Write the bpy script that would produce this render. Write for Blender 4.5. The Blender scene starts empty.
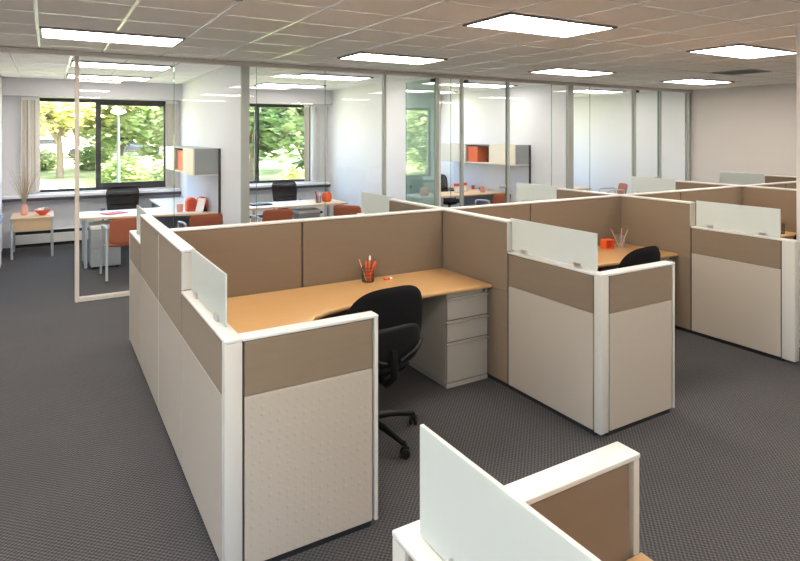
import bpy, bmesh, math, random
from mathutils import Vector, Matrix, noise
random.seed(7)
PI = math.pi
scn = bpy.context.scene
C = scn.collection

# ------------------------------------------------------------------ camera
cam_d = bpy.data.cameras.new('camera')
cam = bpy.data.objects.new('camera', cam_d); C.objects.link(cam)
cam_d.sensor_width = 36.0
cam_d.lens = 593.9 / 800 * 36
cam_d.shift_y = -0.18225
cam_d.clip_start = 0.02; cam_d.clip_end = 400
cam.location = (0, 0, 1.85)
cam.rotation_euler = (PI / 2, 0, -0.53618)
scn.camera = cam
# ------------------------------------------------------------------ world, sun, exposure
LAMP = 15.5          # radiance of the ceiling troffers
LAMP_COL = (1.0, 0.90, 0.79)
world = bpy.data.worlds.new('world'); scn.world = world; world.use_nodes = True
wn = world.node_tree.nodes; wl = world.node_tree.links
sky = wn.new('ShaderNodeTexSky'); sky.sky_type = 'NISHITA'
sky.sun_disc = False; sky.sun_elevation = math.radians(48); sky.sun_rotation = math.radians(112)
sky.air_density = 1.0; sky.dust_density = 2.0
wl.new(sky.outputs[0], wn['Background'].inputs[0]); wn['Background'].inputs[1].default_value = 1.6
sun_d = bpy.data.lights.new('sun', 'SUN'); sun_d.energy = 20; sun_d.angle = 0.02; sun_d.color = (1, .95, .86)
sun = bpy.data.objects.new('sun', sun_d); C.objects.link(sun)
sun.rotation_euler = (math.radians(46), 0, math.radians(68))
scn.view_settings.view_transform = 'Standard'; scn.view_settings.look = 'None'
scn.view_settings.exposure = 0.47; scn.view_settings.gamma = 1.0
scn.view_settings.use_curve_mapping = False
try:
    scn.cycles.use_denoising = True
    scn.cycles.max_bounces = 14; scn.cycles.diffuse_bounces = 6; scn.cycles.transparent_max_bounces = 32
    scn.cycles.sample_clamp_indirect = 6.0
except Exception:
    pass

# ------------------------------------------------------------------ materials
M = {}
def mat(name, col, rough=.6, metal=0., spec=.5, var=0., vscale=6., stretch=(1, 1, 1), bump=0., bscale=60., tex='noise', coat=0., sheen=0.):
    m = bpy.data.materials.new(name); m.use_nodes = True
    nt = m.node_tree; N = nt.nodes; L = nt.links; p = N['Principled BSDF']
    p.inputs['Base Color'].default_value = (*col, 1); p.inputs['Roughness'].default_value = rough
    p.inputs['Metallic'].default_value = metal; p.inputs['Specular IOR Level'].default_value = spec
    if coat: p.inputs['Coat Weight'].default_value = coat; p.inputs['Coat Roughness'].default_value = .15
    if sheen: p.inputs['Sheen Weight'].default_value = sheen
    tc = N.new('ShaderNodeTexCoord')
    if var:
        mp = N.new('ShaderNodeMapping'); mp.inputs['Scale'].default_value = stretch
        nz = N.new('ShaderNodeTexNoise'); nz.inputs['Scale'].default_value = vscale; nz.inputs['Detail'].default_value = 5
        rp = N.new('ShaderNodeMix'); rp.data_type = 'RGBA'
        rp.inputs[6].default_value = (*[c * (1 - var) for c in col], 1); rp.inputs[7].default_value = (*[min(1, c * (1 + var)) for c in col], 1)
        L.new(tc.outputs['Object'], mp.inputs[0]); L.new(mp.outputs[0], nz.inputs['Vector'])
        L.new(nz.outputs[0], rp.inputs[0]); L.new(rp.outputs[2], p.inputs['Base Color'])
    if bump:
        if tex == 'dots':
            bz = N.new('ShaderNodeTexVoronoi'); bz.inputs['Scale'].default_value = bscale; bz.inputs['Randomness'].default_value = .25
            mr = N.new('ShaderNodeMapRange'); mr.inputs[1].default_value = .0; mr.inputs[2].default_value = .3
            mr.inputs[3].default_value = 1; mr.inputs[4].default_value = 0
            L.new(bz.outputs['Distance'], mr.inputs[0]); out = mr.outputs[0]
        elif tex == 'weave':
            bz = N.new('ShaderNodeTexChecker'); bz.inputs['Scale'].default_value = bscale; out = bz.outputs['Fac']
        else:
            bz = N.new('ShaderNodeTexNoise'); bz.inputs['Scale'].default_value = bscale; bz.inputs['Detail'].default_value = 3; out = bz.outputs[0]
        L.new(tc.outputs['Object'], bz.inputs['Vector'])
        bp = N.new('ShaderNodeBump'); bp.inputs['Strength'].default_value = bump; bp.inputs['Distance'].default_value = .01
        L.new(out, bp.inputs['Height']); L.new(bp.outputs[0], p.inputs['Normal'])
    M[name] = m
    return m
mat('wall', (.60, .56, .535), .75, var=.02, vscale=2, bump=.03, bscale=180)
mat('wall_office', (.76, .76, .785), .75, var=.02, vscale=2, bump=.03, bscale=180)
mat('soffit', (.64, .61, .63), .75, var=.02)
mat('frame_cream', (.52, .46, .38), .45)
mat('tile', (.90, .85, .785), .9, var=.05, vscale=30, bump=.25, bscale=260)
mat('tile_office', (.85, .84, .86), .9, var=.04, vscale=30, bump=.2, bscale=260)
mat('runner', (.90, .89, .88), .25, spec=.6)
M['runner'].node_tree.nodes['Principled BSDF'].inputs['IOR'].default_value = 1.5
mat('taupe', (.20, .144, .094), .85, var=.06, vscale=5, stretch=(1, 1, 6), bump=.15, bscale=420, sheen=.1)
mat('cream_panel', (.405, .35, .288), .62, var=.02, vscale=4)
mat('cream_dots', (.405, .35, .288), .55, var=.02, vscale=4, bump=.22, bscale=26, tex='dots')
mat('cream_trim', (.52, .495, .445), .45)
mat('cap', (.63, .618, .592), .32)
mat('core', (.06, .05, .045), .8)
mat('kick', (.015, .014, .014), .7)
mat('wood', (.53, .315, .135), .36, var=.10, vscale=5, stretch=(1.2, 14, 14), bump=.02, bscale=80)
mat('wood_edge', (.74, .52, .30), .35)
mat('wood_pale', (.72, .52, .33), .4, var=.06, vscale=5, stretch=(1.2, 14, 14))
mat('wood_light', (.72, .62, .50), .4, var=.05, vscale=5, stretch=(1.2, 14, 14))
mat('cabinet', (.38, .35, .30), .42)
mat('panel_blue', (.66, .68, .76), .7)
mat('cabinet_dark', (.12, .105, .09), .5)
mat('black_fabric', (.006, .006, .007), .9, spec=.2, bump=.2, bscale=400)
mat('black_plastic', (.008, .008, .009), .45, spec=.3)
mat('black_metal', (.02, .02, .022), .35, metal=.3)
mat('frame_black', (.022, .022, .024), .5)
mat('sill_dark', (.05, .05, .075), .4)
mat('sill', (.82, .82, .84), .35)
mat('grey_metal', (.50, .52, .54), .35, metal=.4)
mat('silver', (.62, .62, .62), .3, metal=.9)
mat('alu', (.36, .38, .35), .42, metal=.25)
mat('alu_pale', (.52, .47, .41), .45)
mat('grey_box', (.33, .35, .36), .5)
mat('blue_grey', (.17, .22, .32), .6)
mat('pole_grey', (.10, .12, .17), .6)
mat('white_lam', (.82, .80, .77), .4)
mat('door_cream', (.84, .76, .62), .5)
mat('orange', (.75, .11, .02), .45)
mat('orange_fabric', (.35, .095, .045), .75, var=.08, vscale=30)
mat('red', (.55, .06, .04), .5)
mat('pink', (.75, .36, .30), .4)
mat('paper', (.85, .84, .82), .7)
mat('blind', (.62, .56, .50), .7)
mat('blind_white', (.80, .79, .78), .7)
mat('pencil', (.72, .50, .22), .5)
mat('twig', (.42, .33, .22), .8)
mat('car_white', (.75, .77, .8), .25, coat=.5)
mat('car_dark', (.05, .055, .07), .25, coat=.5)
mat('car_glass', (.03, .035, .04), .1)
mat('rubber', (.02, .02, .02), .7)
mat('bark', (.22, .16, .11), .9, var=.3, vscale=8, bump=.5, bscale=20)
mat('asphalt', (.40, .40, .42), .9)
mat('concrete', (.5, .48, .45), .9)
mat('speckle', (.28, .24, .2), .6)

def carpet():
    m = mat('carpet', (.075, .07, .068), .95, spec=.3, sheen=.06)
    nt = m.node_tree; N = nt.nodes; L = nt.links; p = N['Principled BSDF']
    tc = N['Texture Coordinate']
    ck = N.new('ShaderNodeTexChecker'); ck.inputs['Scale'].default_value = 78
    ck.inputs[1].default_value = (.080, .077, .080, 1); ck.inputs[2].default_value = (.030, .029, .031, 1)
    n1 = N.new('ShaderNodeTexNoise'); n1.inputs['Scale'].default_value = 120; n1.inputs['Detail'].default_value = 2
    n2 = N.new('ShaderNodeTexNoise'); n2.inputs['Scale'].default_value = 2.2; n2.inputs['Detail'].default_value = 4
    a = N.new('ShaderNodeMix'); a.data_type = 'RGBA'; a.blend_type = 'MULTIPLY'; a.inputs[0].default_value = 1
    r1 = N.new('ShaderNodeMapRange'); r1.inputs[3].default_value = .3; r1.inputs[4].default_value = 1.75
    b = N.new('ShaderNodeMix'); b.data_type = 'RGBA'; b.blend_type = 'MULTIPLY'; b.inputs[0].default_value = 1
    r2 = N.new('ShaderNodeMapRange'); r2.inputs[3].default_value = .86; r2.inputs[4].default_value = 1.14
    L.new(tc.outputs['Object'], ck.inputs[0]); L.new(tc.outputs['Object'], n1.inputs[0]); L.new(tc.outputs['Object'], n2.inputs[0])
    L.new(n1.outputs[0], r1.inputs[0]); L.new(n2.outputs[0], r2.inputs[0])
    L.new(ck.outputs[0], a.inputs[6]); L.new(r1.outputs[0], a.inputs[7])
    L.new(a.outputs[2], b.inputs[6]); L.new(r2.outputs[0], b.inputs[7])
    L.new(b.outputs[2], p.inputs['Base Color'])
    bp = N.new('ShaderNodeBump'); bp.inputs['Strength'].default_value = .5; bp.inputs['Distance'].default_value = .006
    L.new(n1.outputs[0], bp.inputs['Height']); L.new(bp.outputs[0], p.inputs['Normal'])
carpet()
def grass():
    m = mat('grass', (.3, .34, .1), .95)
    nt = m.node_tree; N = nt.nodes; L = nt.links; p = N['Principled BSDF']
    tc = N['Texture Coordinate']
    n2 = N.new('ShaderNodeTexNoise'); n2.inputs['Scale'].default_value = .35; n2.inputs['Detail'].default_value = 6
    r = N.new('ShaderNodeValToRGB')
    r.color_ramp.elements[0].position = .35; r.color_ramp.elements[0].color = (.20, .27, .06, 1)
    r.color_ramp.elements[1].position = .65; r.color_ramp.elements[1].color = (.62, .56, .28, 1)
    L.new(tc.outputs['Object'], n2.inputs[0]); L.new(n2.outputs[0], r.inputs[0]); L.new(r.outputs[0], p.inputs['Base Color'])
grass()
def glass(name, tint, ior):
    m = bpy.data.materials.new(name); m.use_nodes = True
    nt = m.node_tree; N = nt.nodes; L = nt.links; N.remove(N['Principled BSDF'])
    t = N.new('ShaderNodeBsdfTransparent'); t.inputs[0].default_value = (*tint, 1)
    g = N.new('ShaderNodeBsdfGlossy'); g.inputs['Roughness'].default_value = .01; g.inputs[0].default_value = (1, 1, 1, 1)
    f0 = ((ior - 1) / (ior + 1)) ** 2
    w = N.new('ShaderNodeLayerWeight'); w.inputs[0].default_value = .5
    q = N.new('ShaderNodeMath'); q.operation = 'POWER'; q.inputs[1].default_value = 5
    f = N.new('ShaderNodeMapRange'); f.inputs[3].default_value = f0; f.inputs[4].default_value = 1
    L.new(w.outputs['Facing'], q.inputs[0]); L.new(q.outputs[0], f.inputs[0])
    x = N.new('ShaderNodeMixShader')
    L.new(f.outputs[0], x.inputs[0]); L.new(t.outputs[0], x.inputs[1]); L.new(g.outputs[0], x.inputs[2])
    L.new(x.outputs[0], N['Material Output'].inputs[0]); M[name] = m
glass('glass', (.985, .993, .988), 1.4)
glass('glass_door', (.80, .88, .85), 2.1)
glass('glass_edge', (.62, .76, .70), 1.5)
def frosted():
    m = bpy.data.materials.new('frosted'); m.use_nodes = True
    nt = m.node_tree; N = nt.nodes; L = nt.links; p = N['Principled BSDF']
    p.inputs['Base Color'].default_value = (.71, .745, .725, 1); p.inputs['Roughness'].default_value = .3
    t = N.new('ShaderNodeBsdfTranslucent'); t.inputs[0].default_value = (.72, .755, .735, 1)
    g = N.new('ShaderNodeBsdfTransparent'); g.inputs[0].default_value = (.85, .92, .89, 1)
    x = N.new('ShaderNodeMixShader'); x.inputs[0].default_value = .42
    y = N.new('ShaderNodeMixShader'); y.inputs[0].default_value = .10
    L.new(p.outputs[0], x.inputs[1]); L.new(t.outputs[0], x.inputs[2])
    L.new(x.outputs[0], y.inputs[1]); L.new(g.outputs[0], y.inputs[2])
    L.new(y.outputs[0], N['Material Output'].inputs[0]); M['frosted'] = m
frosted()
def meshfab():
    m = bpy.data.materials.new('mesh_fabric'); m.use_nodes = True
    nt = m.node_tree; N = nt.nodes; L = nt.links; p = N['Principled BSDF']
    p.inputs['Base Color'].default_value = (.008, .008, .010, 1); p.inputs['Roughness'].default_value = .8; p.inputs['Specular IOR Level'].default_value = .15
    t = N.new('ShaderNodeBsdfTransparent'); x = N.new('ShaderNodeMixShader'); x.inputs[0].default_value = .3
    L.new(p.outputs[0], x.inputs[1]); L.new(t.outputs[0], x.inputs[2]); L.new(x.outputs[0], N['Material Output'].inputs[0])
    M['mesh_fabric'] = m
meshfab()
def emit(name, col, s):
    m = bpy.data.materials.new(name); m.use_nodes = True
    nt = m.node_tree; N = nt.nodes; N.remove(N['Principled BSDF'])
    e = N.new('ShaderNodeEmission'); e.inputs[0].default_value = (*col, 1); e.inputs[1].default_value = s
    nt.links.new(e.outputs[0], N['Material Output'].inputs[0]); M[name] = m
emit('lamp', LAMP_COL, LAMP)
emit('lamp_office', (1.0, .95, .92), LAMP * .52)
def leafmat(name, c1, c2):
    m = bpy.data.materials.new(name); m.use_nodes = True
    nt = m.node_tree; N = nt.nodes; L = nt.links; N.remove(N['Principled BSDF'])
    tc = N.new('ShaderNodeTexCoord'); nz = N.new('ShaderNodeTexNoise'); nz.inputs['Scale'].default_value = .9; nz.inputs['Detail'].default_value = 6
    r = N.new('ShaderNodeValToRGB'); r.color_ramp.elements[0].position = .36; r.color_ramp.elements[1].position = .62
    r.color_ramp.elements[0].color = (*c1, 1); r.color_ramp.elements[1].color = (*c2, 1)
    d = N.new('ShaderNodeBsdfDiffuse'); t = N.new('ShaderNodeBsdfTranslucent'); x = N.new('ShaderNodeMixShader'); x.inputs[0].default_value = .4
    L.new(tc.outputs['Object'], nz.inputs[0]); L.new(nz.outputs[0], r.inputs[0])
    L.new(r.outputs[0], d.inputs[0]); L.new(r.outputs[0], t.inputs[0])
    L.new(d.outputs[0], x.inputs[1]); L.new(t.outputs[0], x.inputs[2]); L.new(x.outputs[0], N['Material Output'].inputs[0])
    M[name] = m
leafmat('leaf_yellow', (.40, .42, .13), (.80, .74, .38))
leafmat('leaf_mid', (.24, .34, .11), (.62, .66, .34))
leafmat('leaf_dark', (.11, .20, .07), (.40, .48, .22))

# ------------------------------------------------------------------ mesh helpers
class B:
    def __init__(s): s.v = []; s.f = []
    def add(s, vs, fs, mtx=None):
        o = len(s.v)
        s.v += [tuple(mtx @ Vector(p)) if mtx else tuple(p) for p in vs]
        s.f += [tuple(i + o for i in f) for f in fs]
        return s
    def bm(s, bm, mtx=None):
        bm.verts.index_update()
        s.add([v.co.copy() for v in bm.verts], [[v.index for v in f.verts] for f in bm.faces], mtx); bm.free(); return s
    def box(s, a, b, mtx=None):
        x0, y0, z0 = [min(p, q) for p, q in zip(a, b)]; x1, y1, z1 = [max(p, q) for p, q in zip(a, b)]
        return s.add([(x0, y0, z0), (x1, y0, z0), (x1, y1, z0), (x0, y1, z0), (x0, y0, z1), (x1, y0, z1), (x1, y1, z1), (x0, y1, z1)],
                     [(0, 3, 2, 1), (4, 5, 6, 7), (0, 1, 5, 4), (1, 2, 6, 5), (2, 3, 7, 6), (3, 0, 4, 7)], mtx)
    def rbox(s, a, b, r=.004, seg=1, mtx=None):
        t = B().box(a, b); bm = bmesh.new()
        vs = [bm.verts.new(p) for p in t.v]
        for f in t.f: bm.faces.new([vs[i] for i in f])
        bmesh.ops.bevel(bm, geom=list(bm.edges), offset=r, segments=seg, affect='EDGES', profile=.5)
        return s.bm(bm, mtx)
    def prism(s, poly, z0, z1, r=0, seg=2, mtx=None):
        bm = bmesh.new()
        lo = [bm.verts.new((x, y, z0)) for x, y in poly]; hi = [bm.verts.new((x, y, z1)) for x, y in poly]
        n = len(poly)
        bm.faces.new(list(reversed(lo))); bm.faces.new(hi)
        for i in range(n): bm.faces.new((lo[i], lo[(i + 1) % n], hi[(i + 1) % n], hi[i]))
        bmesh.ops.recalc_face_normals(bm, faces=bm.faces)
        if r:
            es = [e for e in bm.edges if abs(e.verts[0].co.z - e.verts[1].co.z) < 1e-6]
            bmesh.ops.bevel(bm, geom=es, offset=r, segments=seg, affect='EDGES', profile=.5)
        return s.bm(bm, mtx)
    def tube(s, pts, r, n=8, mtx=None, cap=True):
        pts = [Vector(p) for p in pts]; rs = r if isinstance(r, (list, tuple)) else [r] * len(pts)
        vs = []; fs = []; u = None
        for i, p in enumerate(pts):
            d = (pts[min(i + 1, len(pts) - 1)] - pts[max(i - 1, 0)]).normalized()
            if u is None: u = d.cross(Vector((0, 0, 1)) if abs(d.z) < .9 else Vector((1, 0, 0))).normalized()
            else: u = (u - d * u.dot(d)).normalized()
            w = d.cross(u)
            for k in range(n):
                a = 2 * PI * k / n; vs.append(p + (u * math.cos(a) + w * math.sin(a)) * rs[i])
        for i in range(len(pts) - 1):
            for k in range(n):
                fs.append((i * n + k, i * n + (k + 1) % n, (i + 1) * n + (k + 1) % n, (i + 1) * n + k))
        if cap: fs += [tuple(reversed(range(n))), tuple(range((len(pts) - 1) * n, len(pts) * n))]
        return s.add(vs, fs, mtx)
    def lathe(s, prof, n=20, mtx=None):
        vs = []; fs = []
        for r, z in prof:
            for k in range(n): a = 2 * PI * k / n; vs.append((r * math.cos(a), r * math.sin(a), z))
        for i in range(len(prof) - 1):
            for k in range(n): fs.append((i * n + k, i * n + (k + 1) % n, (i + 1) * n + (k + 1) % n, (i + 1) * n + k))
        fs.append(tuple(reversed(range(n)))); fs.append(tuple(range((len(prof) - 1) * n, len(prof) * n)))
        return s.add(vs, fs, mtx)
    def pad(s, w, h, th, ex=4., curve=0., curve_v=0., n=40, rings=7, taper=0., mtx=None):
        """cushion in the local x-z plane, y is the thickness; curve bends it in x, curve_v in z"""
        vs = []; fs = []
        def pt(t, a, side):
            c, q = math.cos(a), math.sin(a)
            x = w / 2 * math.copysign(abs(c) ** (2 / ex), c) * t; z = h / 2 * math.copysign(abs(q) ** (2 / ex), q) * t
            x *= 1 - taper * (z / (h / 2))
            return (x, side * th / 2 * (1 - t ** 5) ** .5 - curve * x * x - curve_v * z * z, z)
        for side in (1, -1):
            o = len(vs); vs.append(pt(0, 0, side))
            for r in range(1, rings + 1):
                t = (r / rings) ** .6
                for k in range(n): vs.append(pt(t, 2 * PI * k / n, side))
            for k in range(n):
                q = (o, o + 1 + k, o + 1 + (k + 1) % n); fs.append(q if side < 0 else q[::-1])
                for r in range(rings - 1):
                    a = o + 1 + r * n
                    q = (a + k, a + n + k, a + n + (k + 1) % n, a + (k + 1) % n); fs.append(q if side < 0 else q[::-1])
        a = 1 + (rings - 1) * n; b = 1 + rings * n + 1 + (rings - 1) * n
        return s.add(vs, fs, mtx)
    def build(s, name, m, parent=None, smooth=None, loc=None):
        me = bpy.data.meshes.new(name); me.from_pydata(s.v, [], s.f); me.update()
        me.materials.append(M[m] if isinstance(m, str) else m)
        if smooth is not None:
            me.polygons.foreach_set('use_smooth', [True] * len(me.polygons))
            if smooth < 180: me.set_sharp_from_angle(angle=math.radians(smooth))
        o = bpy.data.objects.new(name, me); C.objects.link(o)
        if parent: o.parent = parent
        if loc: o.location = loc
        return o
def link(name, mesh, parent=None, loc=None, rot=None):
    o = bpy.data.objects.new(name, mesh); C.objects.link(o)
    if parent: o.parent = parent
    if loc: o.location = loc
    if rot: o.rotation_euler = rot
    return o
def box(a, b): return B().box(a, b)
def rbox(a, b, r=.004, seg=1): return B().rbox(a, b, r, seg)
def tag(o, label, cat, group=None, kind=None):
    o['label'] = label; o['category'] = cat
    if group: o['group'] = group
    if kind: o['kind'] = kind
    return o
def thing(name, label, cat, loc=(0, 0, 0), rz=0, group=None):
    o = bpy.data.objects.new(name, None); C.objects.link(o); o.empty_display_size = .1
    o.location = loc; o.rotation_euler = (0, 0, rz)
    return tag(o, label, cat, group)
def struct(o, label=None, cat=None):
    o['kind'] = 'structure'
    if label: o['label'] = label
    if cat: o['category'] = cat
    return o
def empty_struct(name, label, cat, loc=(0, 0, 0)):
    o = bpy.data.objects.new(name, None); C.objects.link(o); o.location = loc
    return struct(o, label, cat)
def kids(o): return [c for c in bpy.data.objects if c.parent == o]
def dup(o, loc, rz, label, parent=None):
    c = o.copy(); C.objects.link(c); c.location = loc; c.rotation_euler = (0, 0, rz); c['label'] = label
    for ch in kids(o):
        d = ch.copy(); C.objects.link(d); d.parent = c
        for g in kids(ch):
            e = g.copy(); C.objects.link(e); e.parent = d
    return c
R = lambda a, ax: Matrix.Rotation(a, 4, ax)
T = lambda x, y, z: Matrix.Translation((x, y, z))

# ------------------------------------------------------------------ room shell
YG, YW, ZC = 7.467, 11.6, 2.78
XL, XR, YB = -4.6, 11.4, -4.0
struct(box((XL - .2, YB - .2, -.15), (XR + .2, YW + .25, 0)).build('floor', 'carpet'), 'dark grey fine-checked office carpet', 'floor')
ceil = struct(box((XL - .2, YB - .2, ZC + .006), (XR + .2, YW + .25, ZC + .2)).build('ceiling', 'tile'), 'suspended ceiling of square mineral tiles', 'ceiling')
ADDED_LWIN = [(-3.6, -1.0), (-.6, 2.0)]  # unseen left-wall windows, added to let daylight onto the ceiling
ADDED_BWIN = [(-4.3, -2.2), (-1.8, .4)]  # unseen back-wall openings, added for more ceiling daylight
wl_ = B(); p0 = YB - .2
for a, b in ADDED_LWIN: wl_.box((XL - .2, p0, 0), (XL, a, ZC)).box((XL - .2, a, 0), (XL, b, .75)).box((XL - .2, a, 2.5), (XL, b, ZC)); p0 = b
wl_.box((XL - .2, p0, 0), (XL, YW + .2, ZC))
wb_ = B(); p0 = XL
for a, b in ADDED_BWIN: wb_.box((p0, YB - .2, 0), (a, YB, ZC)).box((a, YB - .2, 0), (b, YB, .75)).box((a, YB - .2, 2.5), (b, YB, ZC)); p0 = b
wb_.box((p0, YB - .2, 0), (XR, YB, ZC))
for k, (a, b) in enumerate(ADDED_LWIN + ADDED_BWIN):
    side = k < len(ADDED_LWIN)
    w = empty_struct('window_%d' % (k + 5), 'added unseen dark-framed daylight window number %d in the %s' % (k + 1 if side else k - 1, 'far left wall' if side else 'wall behind the viewer'), 'window', (XL - .1, (a + b) / 2, .75) if side else ((a + b) / 2, YB - .1, .75))
    if side: w.rotation_euler = (0, 0, PI / 2)
    hw = (b - a) / 2
    B().box((-hw, -.03, 0), (hw, .03, .05)).box((-hw, -.03, 1.70), (hw, .03, 1.75)).box((-hw, -.03, .05), (-hw + .05, .03, 1.70)).box((hw - .05, -.03, .05), (hw, .03, 1.70)).box((-.03, -.03, .05), (.03, .03, 1.70)).build('window_frame', 'frame_black', w)
    for q in (-1, 1): box((min(q * .03, q * (hw - .05)), -.004, .05), (max(q * .03, q * (hw - .05)), .004, 1.70)).build('pane', 'glass', w)
struct(wl_.build('wall_left', 'wall'), 'plain off-white wall on the far left of the open office', 'wall')
struct(wb_.build('wall_back', 'wall'), 'plain off-white wall behind the viewer', 'wall')
struct(box((XR, YB - .2, 0), (XR + .2, YW + .2, ZC)).build('wall_right', 'wall'), 'plain beige-white wall at the right end of the open office', 'wall')
bb = box((XR - .012, YB, 0), (XR, YG - .1, .1)).build('baseboard_right', 'kick'); struct(bb, 'dark baseboard along the right wall', 'baseboard')
struct(box((XL, YG - .06, 0), (-.72, YG + .06, ZC)).build('wall_front', 'wall'), 'solid wall to the left of the glass office fronts', 'wall')
# office partitions
OX = [-.62, 2.12, 5.10, 7.87]
struct(box((-.72, YG + .06, 0), (-.62, YW, ZC)).build('wall_office_left', 'wall_office'), 'white side wall at the left edge of the leftmost office', 'wall')
wall_txt = ['white wall behind the grey-ended shelf unit of the leftmost office', 'white wall to the right of the middle window office', 'white wall carrying the shelf with orange binders and beige doors']
for k, x in enumerate(OX[1:]):
    struct(box((x, YG + .055, 0), (x + .1, YW, ZC)).build('wall_office_%d' % (k + 1), 'wall_office'), wall_txt[k], 'wall')
struct(box((XR - .1, YG + .055, 0), (XR, YW, ZC)).build('wall_office_right', 'wall_office'), 'white side wall inside the rightmost glass office', 'wall')
# window wall with openings
WZ0, WZ1 = .88, 2.47
WIN = [(-.16, 1.905), (2.55, 4.74), (5.45, 7.45), (8.35, 10.9)]
ww = B(); px = XL
for a, b in WIN:
    ww.box((px, YW, 0), (a, YW + .22, ZC)); ww.box((a, YW, 0), (b, YW + .22, WZ0)); ww.box((a, YW, WZ1), (b, YW + .22, ZC)); px = b
ww.box((px, YW, 0), (XR, YW + .22, ZC))
struct(ww.build('wall_window', 'wall_office'), 'white outer wall with wide dark-framed windows', 'wall')
wtxt = ['wide black-framed window of the leftmost office with a yellow-green tree outside', 'black-framed window of the second office with dense green foliage outside',
        'window of the third office behind its side wall', 'window of the rightmost office behind its side wall']
for k, (a, b) in enumerate(WIN):
    w = empty_struct('window_%d' % (k + 1), wtxt[k], 'window', ((a + b) / 2, YW, WZ0))
    hw = (b - a) / 2; h = WZ1 - WZ0; y0, y1 = .06, .12
    f = B().box((-hw, y0, 0), (hw, y1, .045)).box((-hw, y0, h - .06), (hw, y1, h)).box((-hw, y0, .045), (-hw + .05, y1, h - .06)).box((hw - .05, y0, .045), (hw, y1, h - .06))
    f.build('window_frame', 'frame_black', w)
    mx = -.10 if k == 0 else -.04
    box((mx - .04, y0 - .015, .045), (mx + .04, y1, h - .06)).build('mullion', 'frame_black', w)
    # the right-hand casement has a heavier inner frame
    s = B().box((mx + .04, y0 - .01, .045), (hw - .05, y1 - .02, .12)).box((mx + .04, y0 - .01, h - .10), (hw - .05, y1 - .02, h - .06))
    if k != 1: s.build('casement_frame', 'frame_black', w)
    box((-hw + .05, .085, .045), (mx - .04, .091, h - .06)).build('pane', 'glass', w)
    box((mx + .04, .085, .045), (hw - .05, .091, h - .06)).build('pane', 'glass', w)
rooms = [(-.62, 2.12, 'leftmost'), (2.22, 5.10, 'second'), (5.20, 7.87, 'third'), (7.97, XR - .1, 'rightmost')]
for k, (a, b, nm) in enumerate(rooms):
    struct(box((a, YW - .26, 2.48), (b, YW, ZC - .003)).build('trim_%d' % (k + 1), 'soffit'), 'grey-mauve soffit box above the window of the %s office' % nm, 'soffit')
    t = empty_struct('trim_%d' % (k + 5), 'white window sill with dark front edge in the %s office' % nm, 'sill', ((a + b) / 2, YW, .78))
    h = (b - a) / 2
    rbox((-h, -.16, .03), (h, .06, .075), .004).build('sill_board', 'sill', t)
    box((-h, -.165, -.02), (h, -.005, .029)).build('sill_edge', 'sill_dark', t)
    ht = thing('baseboard_heater', 'long white baseboard heater under the window of the %s office' % nm, 'heater', ((a + b) / 2, YW, 0), 0, 'baseboard heaters under the windows')
    h -= .12
    rbox((-h, -.09, .05), (h, -.001, .205), .005).build('casing', 'white_lam', ht)
    box((-h + .02, -.07, .205), (h - .02, -.001, .255)).build('slot', 'kick', ht)
    rbox((-h, -.08, .256), (h, -.001, .27), .003).build('top_strip', 'white_lam', ht)
    box((-h + .02, -.07, 0), (h - .02, -.001, .05)).build('toe_gap', 'kick', ht)
# vertical blinds (stacked slats)
def blind(x0, x1, n, label, m):
    t = thing('vertical_blind', label, 'blind', ((x0 + x1) / 2, YW - .07, 0), 0, 'stacked vertical blinds beside the windows')
    hw = (x1 - x0) / 2
    rbox((-hw, -.03, 2.42), (hw, .03, 2.475), .004).build('head_rail', 'blind_white', t)
    me = None
    for i in range(n):
        x = -hw + (i + .5) * 2 * hw / n
        if me is None:
            o = B().box((-.043, -.002, .90), (.043, .002, 2.42)).build('slat', m, t); me = o.data
        else: o = link('slat', me, t)
        o.location = (x, 0, 0); o.rotation_euler = (0, 0, math.radians(35 + random.uniform(-12, 12)))
blind(-.36, -.11, 5, 'pale beige vertical blind bunched left of the leftmost window', 'blind')
blind(1.87, 2.07, 4, 'grey vertical blind bunched right of the leftmost window', 'blind')
blind(4.56, 4.66, 2, 'cream vertical blind slats at the right of the second office window', 'blind')
blind(4.76, 5.05, 6, 'white vertical blind bunched in the corner of the second office', 'blind_white')

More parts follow.
